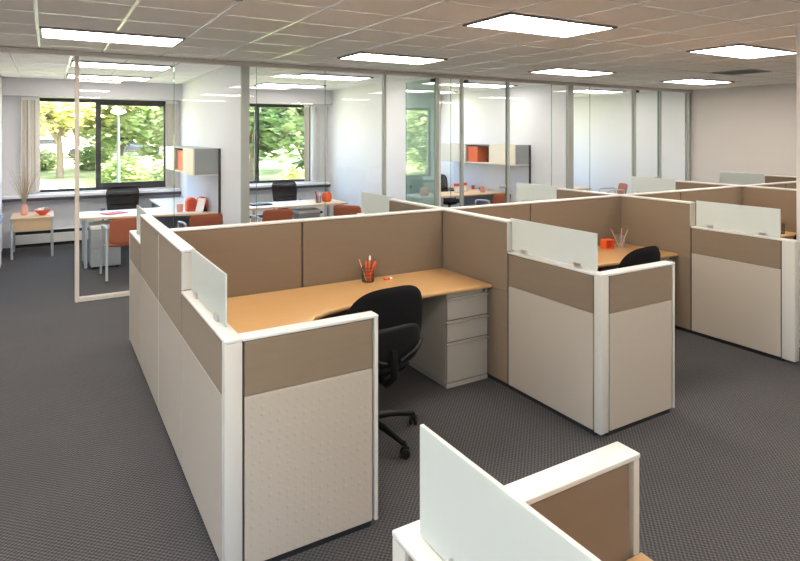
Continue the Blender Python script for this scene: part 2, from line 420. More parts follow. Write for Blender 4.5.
# ------------------------------------------------------------------ ceiling grid, troffers
GX, GY, PX, PY = -.07, 5.85, .605, .62
th_, f_, hy_ = .53618, 593.9, 134.7
def proj(x, y, z):
    c, s = math.cos(th_), math.sin(th_); d = x * s + y * c
    if d < .3: return None
    return 400 + f_ * (x * c - y * s) / d, hy_ - f_ * (z - 1.85) / d
def seen(x0, x1, y0, y1, mar=25):
    pts = [proj(x, y, ZC) for x in (x0, x1) for y in (y0, y1)]
    pts = [p for p in pts if p]
    return pts and max(p[0] for p in pts) > -mar and min(p[0] for p in pts) < 800 + mar and max(p[1] for p in pts) > -mar
full = {}
def grid(x0, x1, y0, y1, gx, gy, mt, fixtures):
    i0 = math.floor((x0 - gx) / PX); i1 = math.ceil((x1 - gx) / PX)
    j0 = math.floor((y0 - gy) / PY); j1 = math.ceil((y1 - gy) / PY)
    ys = [1e9, -1e9]; field = B()
    for i in range(i0, i1):
        for j in range(j0, j1):
            a, b = max(gx + i * PX, x0), min(gx + (i + 1) * PX, x1); c, d = max(gy + j * PY, y0), min(gy + (j + 1) * PY, y1)
            if b - a < .06 or d - c < .06: continue
            ys = [min(ys[0], c), max(ys[1], d)]
            mx, my = (a + b) / 2, (c + d) / 2
            if any(p < mx < q and r < my < s for p, q, r, s in fixtures): continue
            w, h = b - a - .026, d - c - .026
            if not seen(a, b, c, d):
                field.box((mx - w / 2, my - h / 2, ZC - .011), (mx + w / 2, my + h / 2, ZC + .005)); continue
            key = (mt, round(w, 3), round(h, 3))
            if key not in full:
                me = B().rbox((-w / 2, -h / 2, 0), (w / 2, h / 2, .016), .003).build('ceiling_tile', mt, ceil, loc=(mx, my, ZC - .011 + random.uniform(-.0015, .001)))
                full[key] = me.data
            else: link('ceiling_tile', full[key], ceil, (mx, my, ZC - .011 + random.uniform(-.0015, .001)))
    if field.v:
        fo = field.build('tile_field', mt, ceil); fo['kind'] = 'stuff'
    for i in range(i0, i1 + 1):
        x = gx + i * PX
        if x0 + .02 < x < x1 - .02: box((x - .012, ys[0], ZC - .014), (x + .012, ys[1], ZC + .004)).build('ceiling_runner', 'runner', ceil)
    for j in range(j0, j1 + 1):
        y = gy + j * PY
        if ys[0] + .02 < y < ys[1] - .02 and y0 + .02 < y < y1 - .02: box((x0, y - .010, ZC - .0125), (x1, y + .010, ZC + .003)).build('ceiling_runner', 'runner', ceil)
main_fx = []
for r, yy in enumerate((GY, GY - 4 * PY, GY - 8 * PY, GY - 12 * PY)):
    for cix in range(-1, 4):  # first column is out of view, added to light the left partition warmly
        main_fx.append((GX + cix * 5 * PX, GX + cix * 5 * PX + 2 * PX, yy, yy + PY, r, cix))
OGX = .245
OGY = GY + 4 * PY
off_fx = [(OGX + 5 * k * PX, OGX + 5 * k * PX + 2 * PX, OGY + 3 * j * PY, OGY + (3 * j + 1) * PY, j, k) for k in range(4) for j in range(2)]
grid(XL, XR, YB, YG - .05, GX, GY, 'tile', [q[:4] for q in main_fx])
for a, b, nm in rooms:
    grid(a, b, YG + .06, YW - .26, OGX, OGY, 'tile_office', [q[:4] for q in off_fx])
colname = ['farthest left in view', 'second from the left', 'third from the left', 'farthest right', 'added unseen beyond the left edge']
tro_parts = None
def troffer(q, label, group, m):
    x0, x1, y0, y1 = q[:4]; w = (x1 - x0) / 2 - .012; h = (y1 - y0) / 2 - .012
    t = thing('ceiling_light', label, 'light', ((x0 + x1) / 2, (y0 + y1) / 2, ZC - .030), 0, group)
    global tro_parts
    if tro_parts is None: tro_parts = {}
    if 'frame' not in tro_parts:
        f = B().box((-w, -h, 0), (w, -h + .022, .018)).box((-w, h - .022, 0), (w, h, .018)).box((-w, -h + .022, 0), (-w + .022, h - .022, .018)).box((w - .022, -h + .022, 0), (w, h - .022, .018))
        tro_parts['frame'] = f.build('frame', 'cabinet_dark', t).data
    else: link('frame', tro_parts['frame'], t)
    if m not in tro_parts: tro_parts[m] = box((-w + .022, -h + .022, .004), (w - .022, h - .022, .012)).build('diffuser', m, t).data
    else: link('diffuser', tro_parts[m], t)
for q in main_fx:
    row = ['in the row nearest the glass offices', 'in the second row from the glass offices', 'in the row above the viewer', 'in the row behind the viewer'][q[4]]
    troffer(q, 'bright rectangular ceiling light, %s, %s' % (colname[q[5]], row), 'troffers over the open office', 'lamp')
for q in off_fx:
    row = ['near the glass front', 'near the window'][q[4]]
    troffer(q, 'bright ceiling light %s inside the %s office' % (row, rooms[q[5]][2]), 'troffers inside the glass offices', 'lamp_office')
v = thing('air_vent', 'grey louvred air vent in the ceiling near the right wall', 'vent', (GX + 14.5 * PX, GY - 1.5 * PY, ZC - .016))
f = B()
for s in (-1, 1): f.box((-.29, s * .297 - .02 * (s > 0), -.004), (.29, s * .297 + .02 * (s < 0), .004)).box((s * .29 - .02 * (s > 0), -.277, -.004), (s * .29 + .02 * (s < 0), .277, .004))
f.build('frame', 'alu', v)
sl = None
for k in range(9):
    y = -.24 + k * .06
    if sl is None: sl = B().box((-.27, -.022, -.001), (.27, .022, .001), R(.5, 'X')).build('slat', 'alu', v, loc=(0, y, 0)).data
    else: link('slat', sl, v, (0, y, 0))

# ------------------------------------------------------------------ glass office fronts
HB = 2.715
gw = empty_struct('wall_glass', 'glass office fronts with slim beige metal posts and header', 'glass wall', (0, YG, 0))
rbox((-.72, -.05, HB), (XR, .05, ZC - .014), .004).build('header', 'alu_pale', gw)
def post(x0, x1, m='alu', y0=-.028, y1=.028, z0=0): return rbox((x0, y0, z0), (x1, y1, HB), .004).build('post', m, gw)
post(.262, .305, 'alu_pale')
post(-.72, -.66, 'alu_pale')
for x0, x1 in ((2.105, 2.205), (4.145, 4.195), (5.06, 5.11), (5.53, 5.58), (6.465, 6.515), (7.85, 7.985), (9.60, 9.67), (10.37, 10.43), (11.32, 11.39)): post(x0, x1)
def pane(x0, x1, nm='pane', m='glass', z0=.05): return box((x0, -.006, z0), (x1, .006, HB)).build(nm, m, gw)
def rail(x0, x1): return rbox((x0, -.03, .002), (x1, .03, .05), .003).build('bottom_rail', 'alu_pale', gw)
for a, b in ((.305, 1.30), (1.304, 2.105), (2.205, 2.30), (2.304, 3.25), (3.254, 4.145), (5.11, 5.345), (5.35, 5.53), (6.515, 7.47), (7.474, 7.85), (7.985, 8.42), (8.425, 9.60), (10.43, 11.32)): pane(a, b)
for a, b in ((.305, 2.105), (2.205, 4.145), (5.11, 5.53), (6.515, 7.85), (7.985, 9.60), (10.43, 11.32)): rail(a, b)
# slim butt joints between panes
for x in (1.302, 2.302, 3.252, 5.3475, 7.472, 8.4225): box((x - .004, -.0055, .05), (x + .004, .0055, HB)).build('joint', 'glass_edge', gw)
def door(n, x, rz, w, label, side=1, gm='glass'):
    d = empty_struct('door_%d' % n, label, 'door', (x, YG, 0)); d.rotation_euler = (0, 0, rz)
    s = side
    box((0, -.006, .02), (s * w, .006, HB - .01)).build('pane', gm, d)
    e = B().box((s * (w - .012), -.0065, .02), (s * w, .0065, HB - .01)); e.build('edge', 'glass_edge', d)
    box((0, -.012, .005), (s * w, .012, .10)).build('bottom_rail', 'alu', d)
    h = B().rbox((s * (w - .13), -.055, .985), (s * (w - .045), -.006, 1.03), .004).build('handle', 'silver', d)
    B().tube([(s * (w - .07), -.05, 1.007), (s * (w - .20), -.05, 1.007)], .011, 8).build('lever', 'silver', h, 40)
    rbox((0, -.02, HB - .06), (s * .09, .02, HB - .011), .004).build('pivot', 'black_metal', d)
    return d
door(1, 5.045, PI / 2 - .02, .86, 'glass door of the second office swung open into the room, reflecting the window', gm='glass_door')
door(2, 5.585, 0, .875, 'closed clear glass door of the third office beside its binder shelf')
door(3, 9.675, 0, .69, 'closed glass door with silver lever in the rightmost office front')

# ------------------------------------------------------------------ column at the right
col = empty_struct('wall_column', 'white square column at the right edge beside the low partition', 'column', (5.327, 2.0, 0))
rbox((0, 0, 0), (.5, .55, ZC - .004), .006).build('shaft', 'wall', col)
bbm = B().box((-.012, -.012, 0), (.512, 0, .1)).box((-.012, 0, 0), (0, .562, .1)).box((.5, 0, 0), (.512, .562, .1)).box((0, .55, 0), (.5, .562, .1))
bbm.build('baseboard', 'kick', col)

# ------------------------------------------------------------------ cubicle partitions
TH, HL, HT, ZS = .07, 1.0, 1.222, .752
def run(name, label, loc, rz, secs, caps, ends=(None, None), group='cubicle partitions', cat='partition', post0=None, post1=None):
    """secs: (s0, s1, height, (upper, lower) on the local y=0 face, (upper, lower) on the y=TH face)"""
    t = thing(name, label, cat, loc, rz, group)
    lo, hi = min(s[0] for s in secs), max(s[1] for s in secs)
    box((lo + .006, .016, 0), (hi - .006, TH - .016, .032)).build('kick_base', 'kick', t)
    for s0, s1, h, f0, f1 in secs:
        box((s0 + .001, .013, .032), (s1 - .001, TH - .013, h - .015)).build('frame', 'core', t)
        for (up, dn), ya, yb in ((f0, 0, .0125), (f1, TH - .0125, TH)):
            g = .007; zs = .70 if up == dn else ZS
            rbox((s0 + g, ya, zs + .0015), (s1 - g, yb, h - .018), .0025).build('upper_tile', up, t)
            rbox((s0 + g, ya, .035), (s1 - g, yb, zs - .0015), .0025).build('lower_tile', dn, t)
    for s0, s1, h in caps:
        rbox((s0, -.003, h - .0145), (s1, TH + .003, h), .004, 2).build('top_cap', 'cap', t, 35)
    for e in ends:
        if e:
            s0, s1, z0, z1 = e
            rbox((s0, -.002, z0), (s1, TH + .002, z1), .004, 2).build('end_trim', 'cream_trim', t, 35)
    return t
tp = ('taupe', 'taupe'); td = ('taupe', 'cream_dots'); tl = ('taupe', 'cream_panel')
DX = [.63, 2.88, 5.14, 7.38, 9.62]
YF, YN, YS, YM, YE = 2.468, 3.36, 4.133, 5.06, 5.76      # front corner, front notch, spine, rear notch, rear end
names = ['with the dotted cream lower panels facing the left aisle', 'between the two nearest desks', 'ending at the white column', 'behind the white column', 'farthest to the right']
YNS = [3.385, 3.312, 3.362, 3.36, 3.36]
for k, x in enumerate(DX):
    yf = YF; YN = YNS[k]
    L_ = td if k == 0 else tl
    pw = .10 if k == 2 else .052
    secs = [(pw + .003, YN - yf, HL, tp, L_),
            (YN - yf, YS + .035 - yf, HT, tp, td if k == 0 else tp),
            (YS + .035 - yf, YM - yf, HT, tp, td if k == 0 else tp),
            (YM - yf, YE - yf - .02, HL, tp, L_)]
    caps = [(0, YN - yf, HL), (YN - yf, YM - yf, HT), (YM - yf, YE - yf, HL)]
    ends = [(0, pw, .03, HL - .0148), (YE - yf - .0185, YE - yf, .03, HL - .0148)]
    t = run('cubicle_partition', 'long stepped taupe partition with white caps, %s' % names[k], (x + TH, yf, 0), PI / 2, secs, caps, ends)
    for s in (YN - yf, YM - yf):
        d = .012 if s < 1.5 else -.012
        rbox((min(s, s + d), .0, HL + .0005), (max(s, s + d), TH, HT - .0148), .003).build('step_trim', 'cream_trim', t)
    if k == 0:
        for s in (YS + .035 - yf,):
            box((s - .0032, TH - .004, .035), (s + .0032, TH + .001, HT - .03)).build('seam_strip', 'cream_trim', t)
# spine segments
stxt = ['behind the nearest desk with the curved worktop', 'behind the second desk with the orange box', 'behind the third desk', 'behind the white column and fourth desk']
for k in range(4):
    a, b = DX[k] + TH + .003, DX[k + 1] - .003
    m = .916
    run('cubicle_partition', 'tall taupe back partition %s' % stxt[k], (a, YS, 0), 0,
        [(0, m, HT, tp, tp), (m, b - a, HT, tp, tp)], [(-.002, b - a + .002, HT - .0005)])
# front returns
rt = ['short front partition with dotted cream panel at the nearest desk', 'short front partition with smooth cream panel at the second desk']
for k in range(2):
    a = DX[k] + TH + .003
    run('cubicle_partition', rt[k], (a, YF, 0), 0, [(.002, .62, HL, td if k == 0 else tl, tp)], [(-.001, .645, HL - .0003)], [(.624, .644, .03, HL - .0148)])
# foreground workstation
fx, fy = .64, 1.108
run('cubicle_partition', 'low foreground partition under the big frosted screen at the bottom edge', (fx, fy, 0), -PI / 2,
    [(.055, .90, HL, tl, tp), (.90, 1.72, HT, tl, tp)], [(0, .90, HL), (.90, 1.76, HT)], [(0, .052, .03, HL - .0148)])
run('cubicle_partition', 'short foreground return partition with white cap and taupe inside', (fx + TH + .003, fy - TH, 0), 0,
    [(.012, .615, HL, tp, tl)], [(-.001, .65, HL - .0003)], [(.624, .648, .03, HL - .0148)])

# frosted screens clipped on the low caps
def screen(label, x, y0, y1, z0=HL, h=.238):
    t = thing('glass_screen', label, 'screen', (x, (y0 + y1) / 2, z0), 0, 'frosted desktop screens')
    L = (y1 - y0) / 2
    rbox((-.005, -L, .006), (.005, L, h), .0015).build('pane', 'frosted', t)
    cl = None
    for q in (-.62, .62):
        if cl is None: cl = B().rbox((-.016, -.028, .001), (-.0055, .028, .03), .002).rbox((.0055, -.028, .001), (.016, .028, .03), .002).box((-.016, -.028, .0005), (.016, .028, .0055)).build('clip', 'silver', t, loc=(0, q * L, 0)).data
        else: link('clip', cl, t, (0, q * L, 0))
sx = .045
screen('frosted glass screen beside the nearest curved desk', DX[0] + sx, 2.63, 3.335)
screen('frosted glass screen in front of the orange box on the second desk', DX[1] + sx, 2.535, 3.335)
screen('frosted glass screen next to the white column', DX[2] + sx, 2.60, 3.335)
screen('frosted glass screen behind the white column', DX[3] + sx, 2.60, 3.335)
screen('small frosted screen at the far end of the left aisle partition', DX[0] + sx, 5.085, 5.62)
screen('frosted screen behind the nearest desk, in front of the guest chairs', DX[1] + sx, 5.085, 5.73)
screen('frosted screen in front of the glass office with the binder shelf', DX[2] + sx, 5.085, 5.80)
screen('frosted screen in front of the rightmost glass office door', DX[3] + sx, 5.085, 5.80)
screen('farthest frosted screen against the beige right wall', DX[4] + sx, 5.085, 5.80)
screen('large frosted glass screen in the foreground at the bottom edge', .681, .30, 1.057)

# ------------------------------------------------------------------ worktops, pedestals
def curve_pts(flip=1, short=0):
    p = [(.004, .105), (.60, .105), (.60, .45), (.615, .68), (.65, .84), (.73, .95), (.85, 1.01), (.99, 1.05), (1.15, 1.06), (1.35, 1.055), (1.6, 1.025), (2.16, 1.012), (2.16, 1.655), (.004, 1.655)]
    return p
def worktop(label, x, y, w, flip=1, near=.105, wide=.60, zo=0):
    t = thing('desk', label, 'desk', (x, y, zo), 0, 'curved corner worktops')
    k = w / 2.16
    poly = [((px if px < 1.1 else 1.1 + (px - 1.1) * (w - 1.1) / (2.16 - 1.1)), py * flip) for px, py in [(q if q != .60 else wide, r if r != .105 else near) for q, r in curve_pts()]]
    if flip < 0: poly = poly[::-1]
    B().prism(poly, .681, .71, .011, 3).build('worktop', 'wood', t, 40)
    rbox((.05, .12 * flip, .003 - zo), (.56, .15 * flip, .68), .003).build('end_panel', 'cabinet', t)
    rbox((.02, 1.58 * flip, .35), (.05, 1.2 * flip, .68), .003).build('bracket', 'cabinet', t)
    return t
for k, lb in enumerate(['curved light-oak worktop of the nearest workstation with pen cup', 'light-oak worktop of the second workstation with the orange box', 'light-oak worktop of the third workstation beside the white column']):
    worktop(lb, DX[k] + TH, YF + .004, DX[k + 1] - DX[k] - TH - .006, zo=.018)
worktop('light-oak worktop corner at the bottom right of the foreground', fx + TH, fy - .004, 2.16, -1, .068, .655, .03)

def pedestal(label, x, y, rz=0):
    t = thing('drawer_pedestal', label, 'drawer unit', (x, y, 0), rz, 'three-drawer pedestals under the worktops')
    w, d = .19, .54
    rbox((-w, .022, .035), (w, d, .676), .004).build('body', 'cabinet', t)
    box((-w + .003, .0155, .037), (w - .003, .0218, .64)).build('gap_shade', 'cabinet_dark', t)  # dark plate puts shade into the gaps between the drawers
    rbox((-w, .004, .002), (w, d, .034), .003).build('plinth', 'cabinet', t)
    rbox((-w, .006, .642), (w, .0215, .676), .003).build('top_strip', 'cabinet', t)
    k = B().lathe([(.009, 0), (.009, .006), (.005, .008)], 12, T(w - .04, .006, .66) @ R(PI / 2, 'X')); k.build('lock', 'black_metal', t, 40)
    for z0, z1 in ((.485, .640), (.330, .478), (.042, .323)):
        dr = rbox((-w + .004, .004, z0), (w - .004, .0152, z1 - .018), .003).build('drawer', 'cabinet', t)
        B().prism([(-.012, z1 - .016), (.012, z1 - .016), (.0215, z1 - .001), (.0185, z1 - .001), (.008, z1 - .011), (-.012, z1 - .011)], -w + .004, w - .004,
                  mtx=Matrix(((0, 0, 1, 0), (1, 0, 0, 0), (0, 1, 0, 0), (0, 0, 0, 1)))).build('pull', 'cabinet', dr)
    return t
ped = pedestal('beige three-drawer pedestal under the nearest worktop', 2.686, 3.53); ped.scale = (1, 1, 1.026)
dup(ped, (DX[2] - .196, 3.535, 0), 0, 'beige three-drawer pedestal under the second worktop')
dup(ped, (DX[3] - .196, 3.535, 0), 0, 'beige three-drawer pedestal under the third worktop')

# ------------------------------------------------------------------ chairs
def task_chair(label, loc, rz, mesh=False, arms=True, h=0.):
    t = thing('mesh_chair' if mesh else 'task_chair', label, 'chair', loc, rz, 'black mesh chairs in the glass offices' if mesh else 'black task chairs in the cubicles')
    # local: faces +y
    for k in range(5):
        a = 2 * PI * k / 5 + math.radians(-79)
        c, s = math.cos(a), math.sin(a)
        arm = B().tube([(c * .03, s * .03, .125), (c * .17, s * .17, .112), (c * .325, s * .325, .078)], [.026, .021, .016], 10).build('base_arm', 'black_plastic', t, 50)
        mt = T(c * .335, s * .335, 0) @ R(a + .9, 'Z')
        cs = B()
        for q in (-1, 1): cs.lathe([(.012, -.009), (.026, -.009), (.029, -.005), (.029, .005), (.026, .009), (.012, .009)], 16, mt @ T(0, q * .016, .03) @ R(PI / 2, 'X'))
        cs.box((-.008, -.008, .03), (.008, .008, .085), mt).rbox((-.024, -.007, .045), (.024, .007, .066), .003, 1, mt)
        cs.build('caster', 'black_plastic', t, 40)
    B().lathe([(.042, .085), (.042, .15), (.034, .16), (.034, .28), (.022, .285), (.022, .40)], 18).build('gas_column', 'black_metal', t, 40)
    rbox((-.10, -.12, .39), (.10, .12, .425), .01, 2).build('mechanism', 'black_plastic', t, 40)
    B().pad(.49, .47, .085, 3.6, .12, .0, mtx=T(0, .02, .465) @ R(-PI / 2, 'X') @ Matrix.Scale(-1, 4, (0, 1, 0))).build('seat', 'black_fabric', t, 60)
    top = (1.0 if mesh else .975) + h
    bh = .50 if mesh else .47
    zc = top - bh / 2
    tilt = R(math.radians(8), 'X')
    if mesh:
        B().pad(.46, bh, .012, 4.5, -.55, .25, taper=-.10, mtx=T(0, -.235, zc) @ tilt).build('backrest', 'mesh_fabric', t, 60)
        pts = []
        for k in range(41):
            a = 2 * PI * k / 40; c, s = math.cos(a), math.sin(a)
            x = .23 * math.copysign(abs(c) ** (2 / 4.5), c); z = bh / 2 * math.copysign(abs(s) ** (2 / 4.5), s); x *= 1 + .10 * z / (bh / 2)
            pts.append(T(0, -.235, zc) @ tilt @ Vector((x, .55 * x * x - .25 * z * z, z)))
        B().tube(pts, .011, 6).build('back_frame', 'black_plastic', t, 60)
        B().tube([T(0, -.243, zc) @ tilt @ Vector((-.20, .015, -.03)), T(0, -.25, zc) @ tilt @ Vector((0, -.012, -.05)), T(0, -.243, zc) @ tilt @ Vector((.20, .015, -.03))], .016, 8).build('lumbar_bar', 'black_plastic', t, 60)
    else:
        B().pad(.55, bh, .075, 3.0, -.5, .25, taper=.05, mtx=T(0, -.245, zc) @ tilt).build('backrest', 'black_fabric', t, 60)
        # moulded rear shell over the lower half of the back
        B().pad(.44, .25, .035, 3.4, -.5, .25, mtx=T(0, -.285, zc - .115) @ tilt).build('back_shell', 'black_plastic', t, 60)
    B().tube([(0, -.10, .405), (0, -.24, .41), (0, -.315, .47), (0, -.305, .62)], [.026, .024, .022, .02], 10).build('back_support', 'black_plastic', t, 60)
    if arms:
        for s in (-1, 1):
            B().tube([(s * .16, -.02, .42), (s * .27, -.02, .43), (s * .285, -.05, .52), (s * .285, -.06, .635)], [.014, .014, .014, .016], 8).build('arm_post', 'black_plastic', t, 50)
            B().rbox((s * .285 - .035, -.16, .635), (s * .285 + .035, .10, .662), .012, 3).build('armrest', 'black_plastic', t, 50)
    else:
        for s in (-1, 1):
            B().tube([(s * .05, -.30, .55), (s * .17, -.30, .60), (s * .235, -.25, .62), (s * .245, -.20, .58), (s * .20, -.18, .52), (s * .09, -.20, .46)], .014, 8).build('back_arm', 'black_plastic', t, 50)
    return t
task_chair('black upholstered task chair at the nearest curved desk', (1.675, 3.23, 0), math.radians(4), arms=False, h=.008)
task_chair('black task chair at the second desk, only its back above the partition', (3.91, 3.22, 0), math.radians(4), arms=False, h=.025)
task_chair('black task chair at the third desk half hidden by the white column', (6.62, 3.22, 0), math.radians(-10), arms=False)

def guest_chair(label, loc, rz):
    t = thing('guest_chair', label, 'chair', loc, rz, 'rust-orange guest chairs in the glass offices')
    leg = None
    for sx_ in (-1, 1):
        for sy, dz in ((1, .64), (-1, .66)):
            B().tube([(sx_ * .255, sy * .24, .012), (sx_ * .245, sy * .20, .43), (sx_ * .245, sy * .17, dz)], .016, 8).build('leg', 'grey_metal', t, 50)
            B().lathe([(.016, 0), (.016, .014), (.013, .02)], 10, T(sx_ * .255, sy * .24, 0)).build('foot', 'black_plastic', t, 40)
        B().tube([(sx_ * .245, -.19, .66), (sx_ * .25, -.10, .675), (sx_ * .25, .12, .665), (sx_ * .245, .185, .63)], [.012, .016, .016, .012], 8).build('armrest', 'grey_metal', t, 50)
    B().tube([(-.245, .19, .40), (.245, .19, .40)], .011, 6).build('crossbar', 'grey_metal', t, 50)
    B().pad(.46, .46, .07, 4.2, .05, 0, mtx=T(0, .01, .445) @ R(-PI / 2, 'X') @ Matrix.Scale(-1, 4, (0, 1, 0))).build('seat', 'orange_fabric', t, 60)
    B().pad(.45, .34, .045, 7., -.35, .15, mtx=T(0, -.245, .625) @ R(math.radians(11), 'X')).build('backrest', 'orange_fabric', t, 60)
    return t
gc = guest_chair('rust-orange guest chair at the left end of the leftmost office desk', (.88, 8.53, 0), math.radians(4))
for loc, a, lb in (((1.80, 8.38, 0), 6, 'rust-orange guest chair at the right end of the leftmost office desk'),
                   ((2.83, 8.42, 0), 0, 'rust-orange guest chair left of the mesh chair in the second office'),
                   ((4.06, 8.26, 0), -46, 'turned rust-orange guest chair at the right of the second office desk'),
                   ((6.98, 8.45, 0), 4, 'rust-orange guest chair before the third office desk'),
                   ((10.55, 8.75, 0), 62, 'rust-orange guest chair in the rightmost office')):
    dup(gc, loc, math.radians(a), lb)
task_chair('black mesh chair behind the leftmost office desk, below the window', (1.04, 10.5, 0), math.radians(172), True)
task_chair('black mesh chair behind the second office desk, below the window', (3.76, 10.2, 0), math.radians(186), True)
task_chair('black rounded chair behind the third office desk', (7.25, 10.18, 0), math.radians(200), True)

# ------------------------------------------------------------------ office furniture
def office_desk(label, x0, x1, y0, ret, group='white-topped office desks', top='white_lam', ret_y=11.36, retw=.56, skew=0.):
    t = thing('office_desk', label, 'desk', (x0, y0, 0), 0, group)
    w = x1 - x0
    poly = [(0, 0), (w, -skew), (w, ret_y - y0), (w - retw, ret_y - y0), (w - retw, .72), (0, .72)] if ret else [(0, 0), (w, 0), (w, .72), (0, .72)]
    B().prism(poly, .682, .71, .004, 1).build('desktop', top, t, 40)
    B().prism([(.002, -.0045), (w - .002, -skew - .0045), (w - .002, -skew - .0008), (.002, -.0008)], .684, .708).build('edge_band', 'wood_edge', t)
    box((-.004, .002, .684), (-.0005, .718, .708)).build('edge_band', 'wood_edge', t)
    for y in (.06, .66):
        rbox((.05, y - .025, .002), (.09, y + .025, .681), .004).build('leg', 'grey_metal', t)
    rbox((.06, .035 + .05, .002), (.08, .635, .05), .003).build('foot_bar', 'grey_metal', t)
    if ret:
        box((w - .9, .30, .22), (w - .04, .32, .68)).build('modesty_panel', 'blue_grey', t)
        for y in (ret_y - y0 - .08,):
            rbox((w - retw + .04, y - .02, .002), (w - retw + .08, y + .02, .681), .004).build('leg', 'grey_metal', t)
    else:
        for y in (.06, .66): rbox((w - .09, y - .025, .002), (w - .05, y + .025, .681), .004).build('leg', 'grey_metal', t)
    return t
office_desk('white-topped corner desk of the leftmost office under the window', .39, 2.115, 9.22, True, skew=.36)
office_desk('pale desk of the second office with the orange jar', 2.70, 4.36, 9.06, False, top='wood_light')
office_desk('oak-topped corner desk of the third office below the binder shelf', 6.25, 7.865, 9.05, True, top='wood_pale', retw=.31)
office_desk('narrow desk in the rightmost office seen above the partitions', 8.40, 10.05, 8.85, False, top='wood_pale')
def office_ped(label, x, y):
    t = thing('drawer_pedestal', label, 'drawer unit', (x, y, 0), 0, 'grey office pedestals')
    rbox((-.19, .012, .03), (.19, .50, .545), .004).build('body', 'grey_box', t)
    rbox((-.195, -.002, .546), (.195, .505, .60), .004).build('top_cushion', 'white_lam', t)
    for z0, z1 in ((.04, .28), (.29, .41), (.42, .54)): rbox((-.185, .0, z0), (.185, .0115, z1), .003).build('drawer', 'grey_box', t)
    for a in (-.15, .15):
        for b in (.06, .44): B().lathe([(.018, 0), (.018, .029)], 10, T(a, b, 0)).build('foot', 'black_plastic', t)
    return t
office_ped('grey pedestal with white top under the left end of the leftmost office desk', .70, 9.14)
office_ped('grey pedestal with white top under the second office desk', 3.75, 9.25)

def binder_mesh():
    b = B()
    b.rbox((-.145, -.029, 0), (-.141, .029, .32), .001).box((-.145, -.031, 0), (.13, -.028, .32)).box((-.145, .028, 0), (.13, .031, .32))
    return b
bind_me = None
def wall_shelf(label, xw, y0, secs, z0=1.27, z1=1.655, dep=.35, back=True, y_end=None, doors=('door_cream', 'door_cream'), nb=9, blabel=''):
    """secs: three sections from far to near, boundaries in y; the middle one is open with binders"""
    global bind_me
    t = thing('wall_shelf', label, 'shelf', (xw, y0, z0), 0, 'overhead shelf units')
    ys = [y - y0 for y in secs]; h = z1 - z0
    box((-dep, ys[0], 0), (0, ys[-1], .018)).build('bottom_board', 'white_lam', t)
    box((-dep, ys[0], h - .018), (0, ys[-1], h)).build('top_board', 'grey_box', t)
    for k, y in enumerate(ys):
        a, b = (y, y + .016) if k == 0 else ((y - .016, y) if k == len(ys) - 1 else (y - .008, y + .008))
        box((-dep, a, .0185), (0, b, h - .0185)).build('end_board' if k in (0, len(ys) - 1) else 'divider', 'grey_box', t)
    box((-.012, ys[0] + .017, .019), (-.001, ys[-1] - .017, h - .019)).build('back_board', 'grey_box', t)
    for k, m in ((0, doors[0]), (2, doors[1])):
        d = rbox((-dep - .019, ys[k] + .002, .002), (-dep - .001, ys[k + 1] - .002, h - .002), .002).build('door', m, t)
        box((-dep - .024, ys[k] + .02, .004), (-dep - .0195, ys[k] + .10, .012)).build('pull', 'silver', d)
    n = nb
    for i in range(n):
        y = secs[2] - .045 - i * .066
        if y < secs[1] + .04: break
        if bind_me is None:
            o = binder_mesh().build('binder', 'orange'); bind_me = o.data
        else: o = link('binder', bind_me)
        o.location = (xw - .175, y, z0 + .019)
        tag(o, 'orange ring binder on the open shelf %s' % blabel, 'binder', 'orange binders %s' % blabel)
    if back:
        p = thing('wall_panel', 'pale tack panel with black end strip below the shelf %s' % blabel, 'panel', (xw, y0, .72), 0)
        rbox((-.022, ys[0], 0), (-.001, ys[-1], z0 - .722), .002).build('panel_board', 'panel_blue', p)
        box((-.03, ys[0] - .03, 0), (-.001, ys[0] - .003, z1 - .72)).build('end_strip', 'frame_black', p)
wall_shelf('overhead shelf with cream doors and orange binders in the leftmost office', 2.118, 8.57, [8.57, 9.32, 10.06, 10.80], nb=12, blabel='of the leftmost office')
wall_shelf('overhead shelf with beige doors and orange binders in the third office', 7.868, 8.42, [8.42, 9.18, 9.95, 10.85], doors=('door_cream', 'blind'), nb=5, blabel='of the third office')

# side table, bowl, vase
t = thing('side_table', 'small pale-oak side table with grey legs by the leftmost window', 'table', (-.19, 10.45, 0), math.radians(0)); t.scale = (1.03, 1, .97)
rbox((-.27, 0, .60), (.27, .75, .63), .004).build('table_top', 'wood_pale', t)
rbox((-.235, .03, .42), (.235, .05, .598), .003).build('front_panel', 'wood_edge', t)
for a in (-.25, .25):
    for b in (.03, .72): rbox((a - .016, b - .016, 0), (a + .016, b + .016, .599), .003).build('leg', 'grey_metal', t)
zb = .6118
o = B().lathe([(.04, 0), (.045, .008), (.09, .05), (.115, .085), (.110, .087), (.085, .053), (.03, .014)], 24, None).build('bowl', 'orange', None, 50, (-.06, 10.68, zb))
tag(o, 'orange bowl of round balls on the side table', 'bowl')
for k, (dx, dy, dz, m, lb) in enumerate(((-.04, .01, .067, 'paper', 'white ball at the left in the orange bowl'), (.012, .055, .072, 'paper', 'white ball at the back in the orange bowl'), (.052, .0, .078, 'speckle', 'brown ball at the right in the orange bowl'))):
    tag(B().lathe([(.001, -.04)] + [(.04 * math.cos(a), .04 * math.sin(a)) for a in [(-75 + 15 * i) * PI / 180 for i in range(11)]] + [(.001, .04)], 14).build('ball', m, None, 60, (-.06 + dx, 10.68 + dy, zb + dz)), lb, 'ball', 'balls in the orange bowl')
vs = thing('vase', 'small coral vase on the side table holding dry grass', 'vase', (-.30, 10.80, zb))
B().lathe([(.035, 0), (.045, .01), (.05, .06), (.04, .12), (.028, .15), (.032, .17), (.027, .17), (.024, .15), (.03, .1)], 18).build('vase_body', 'pink', vs, 50)
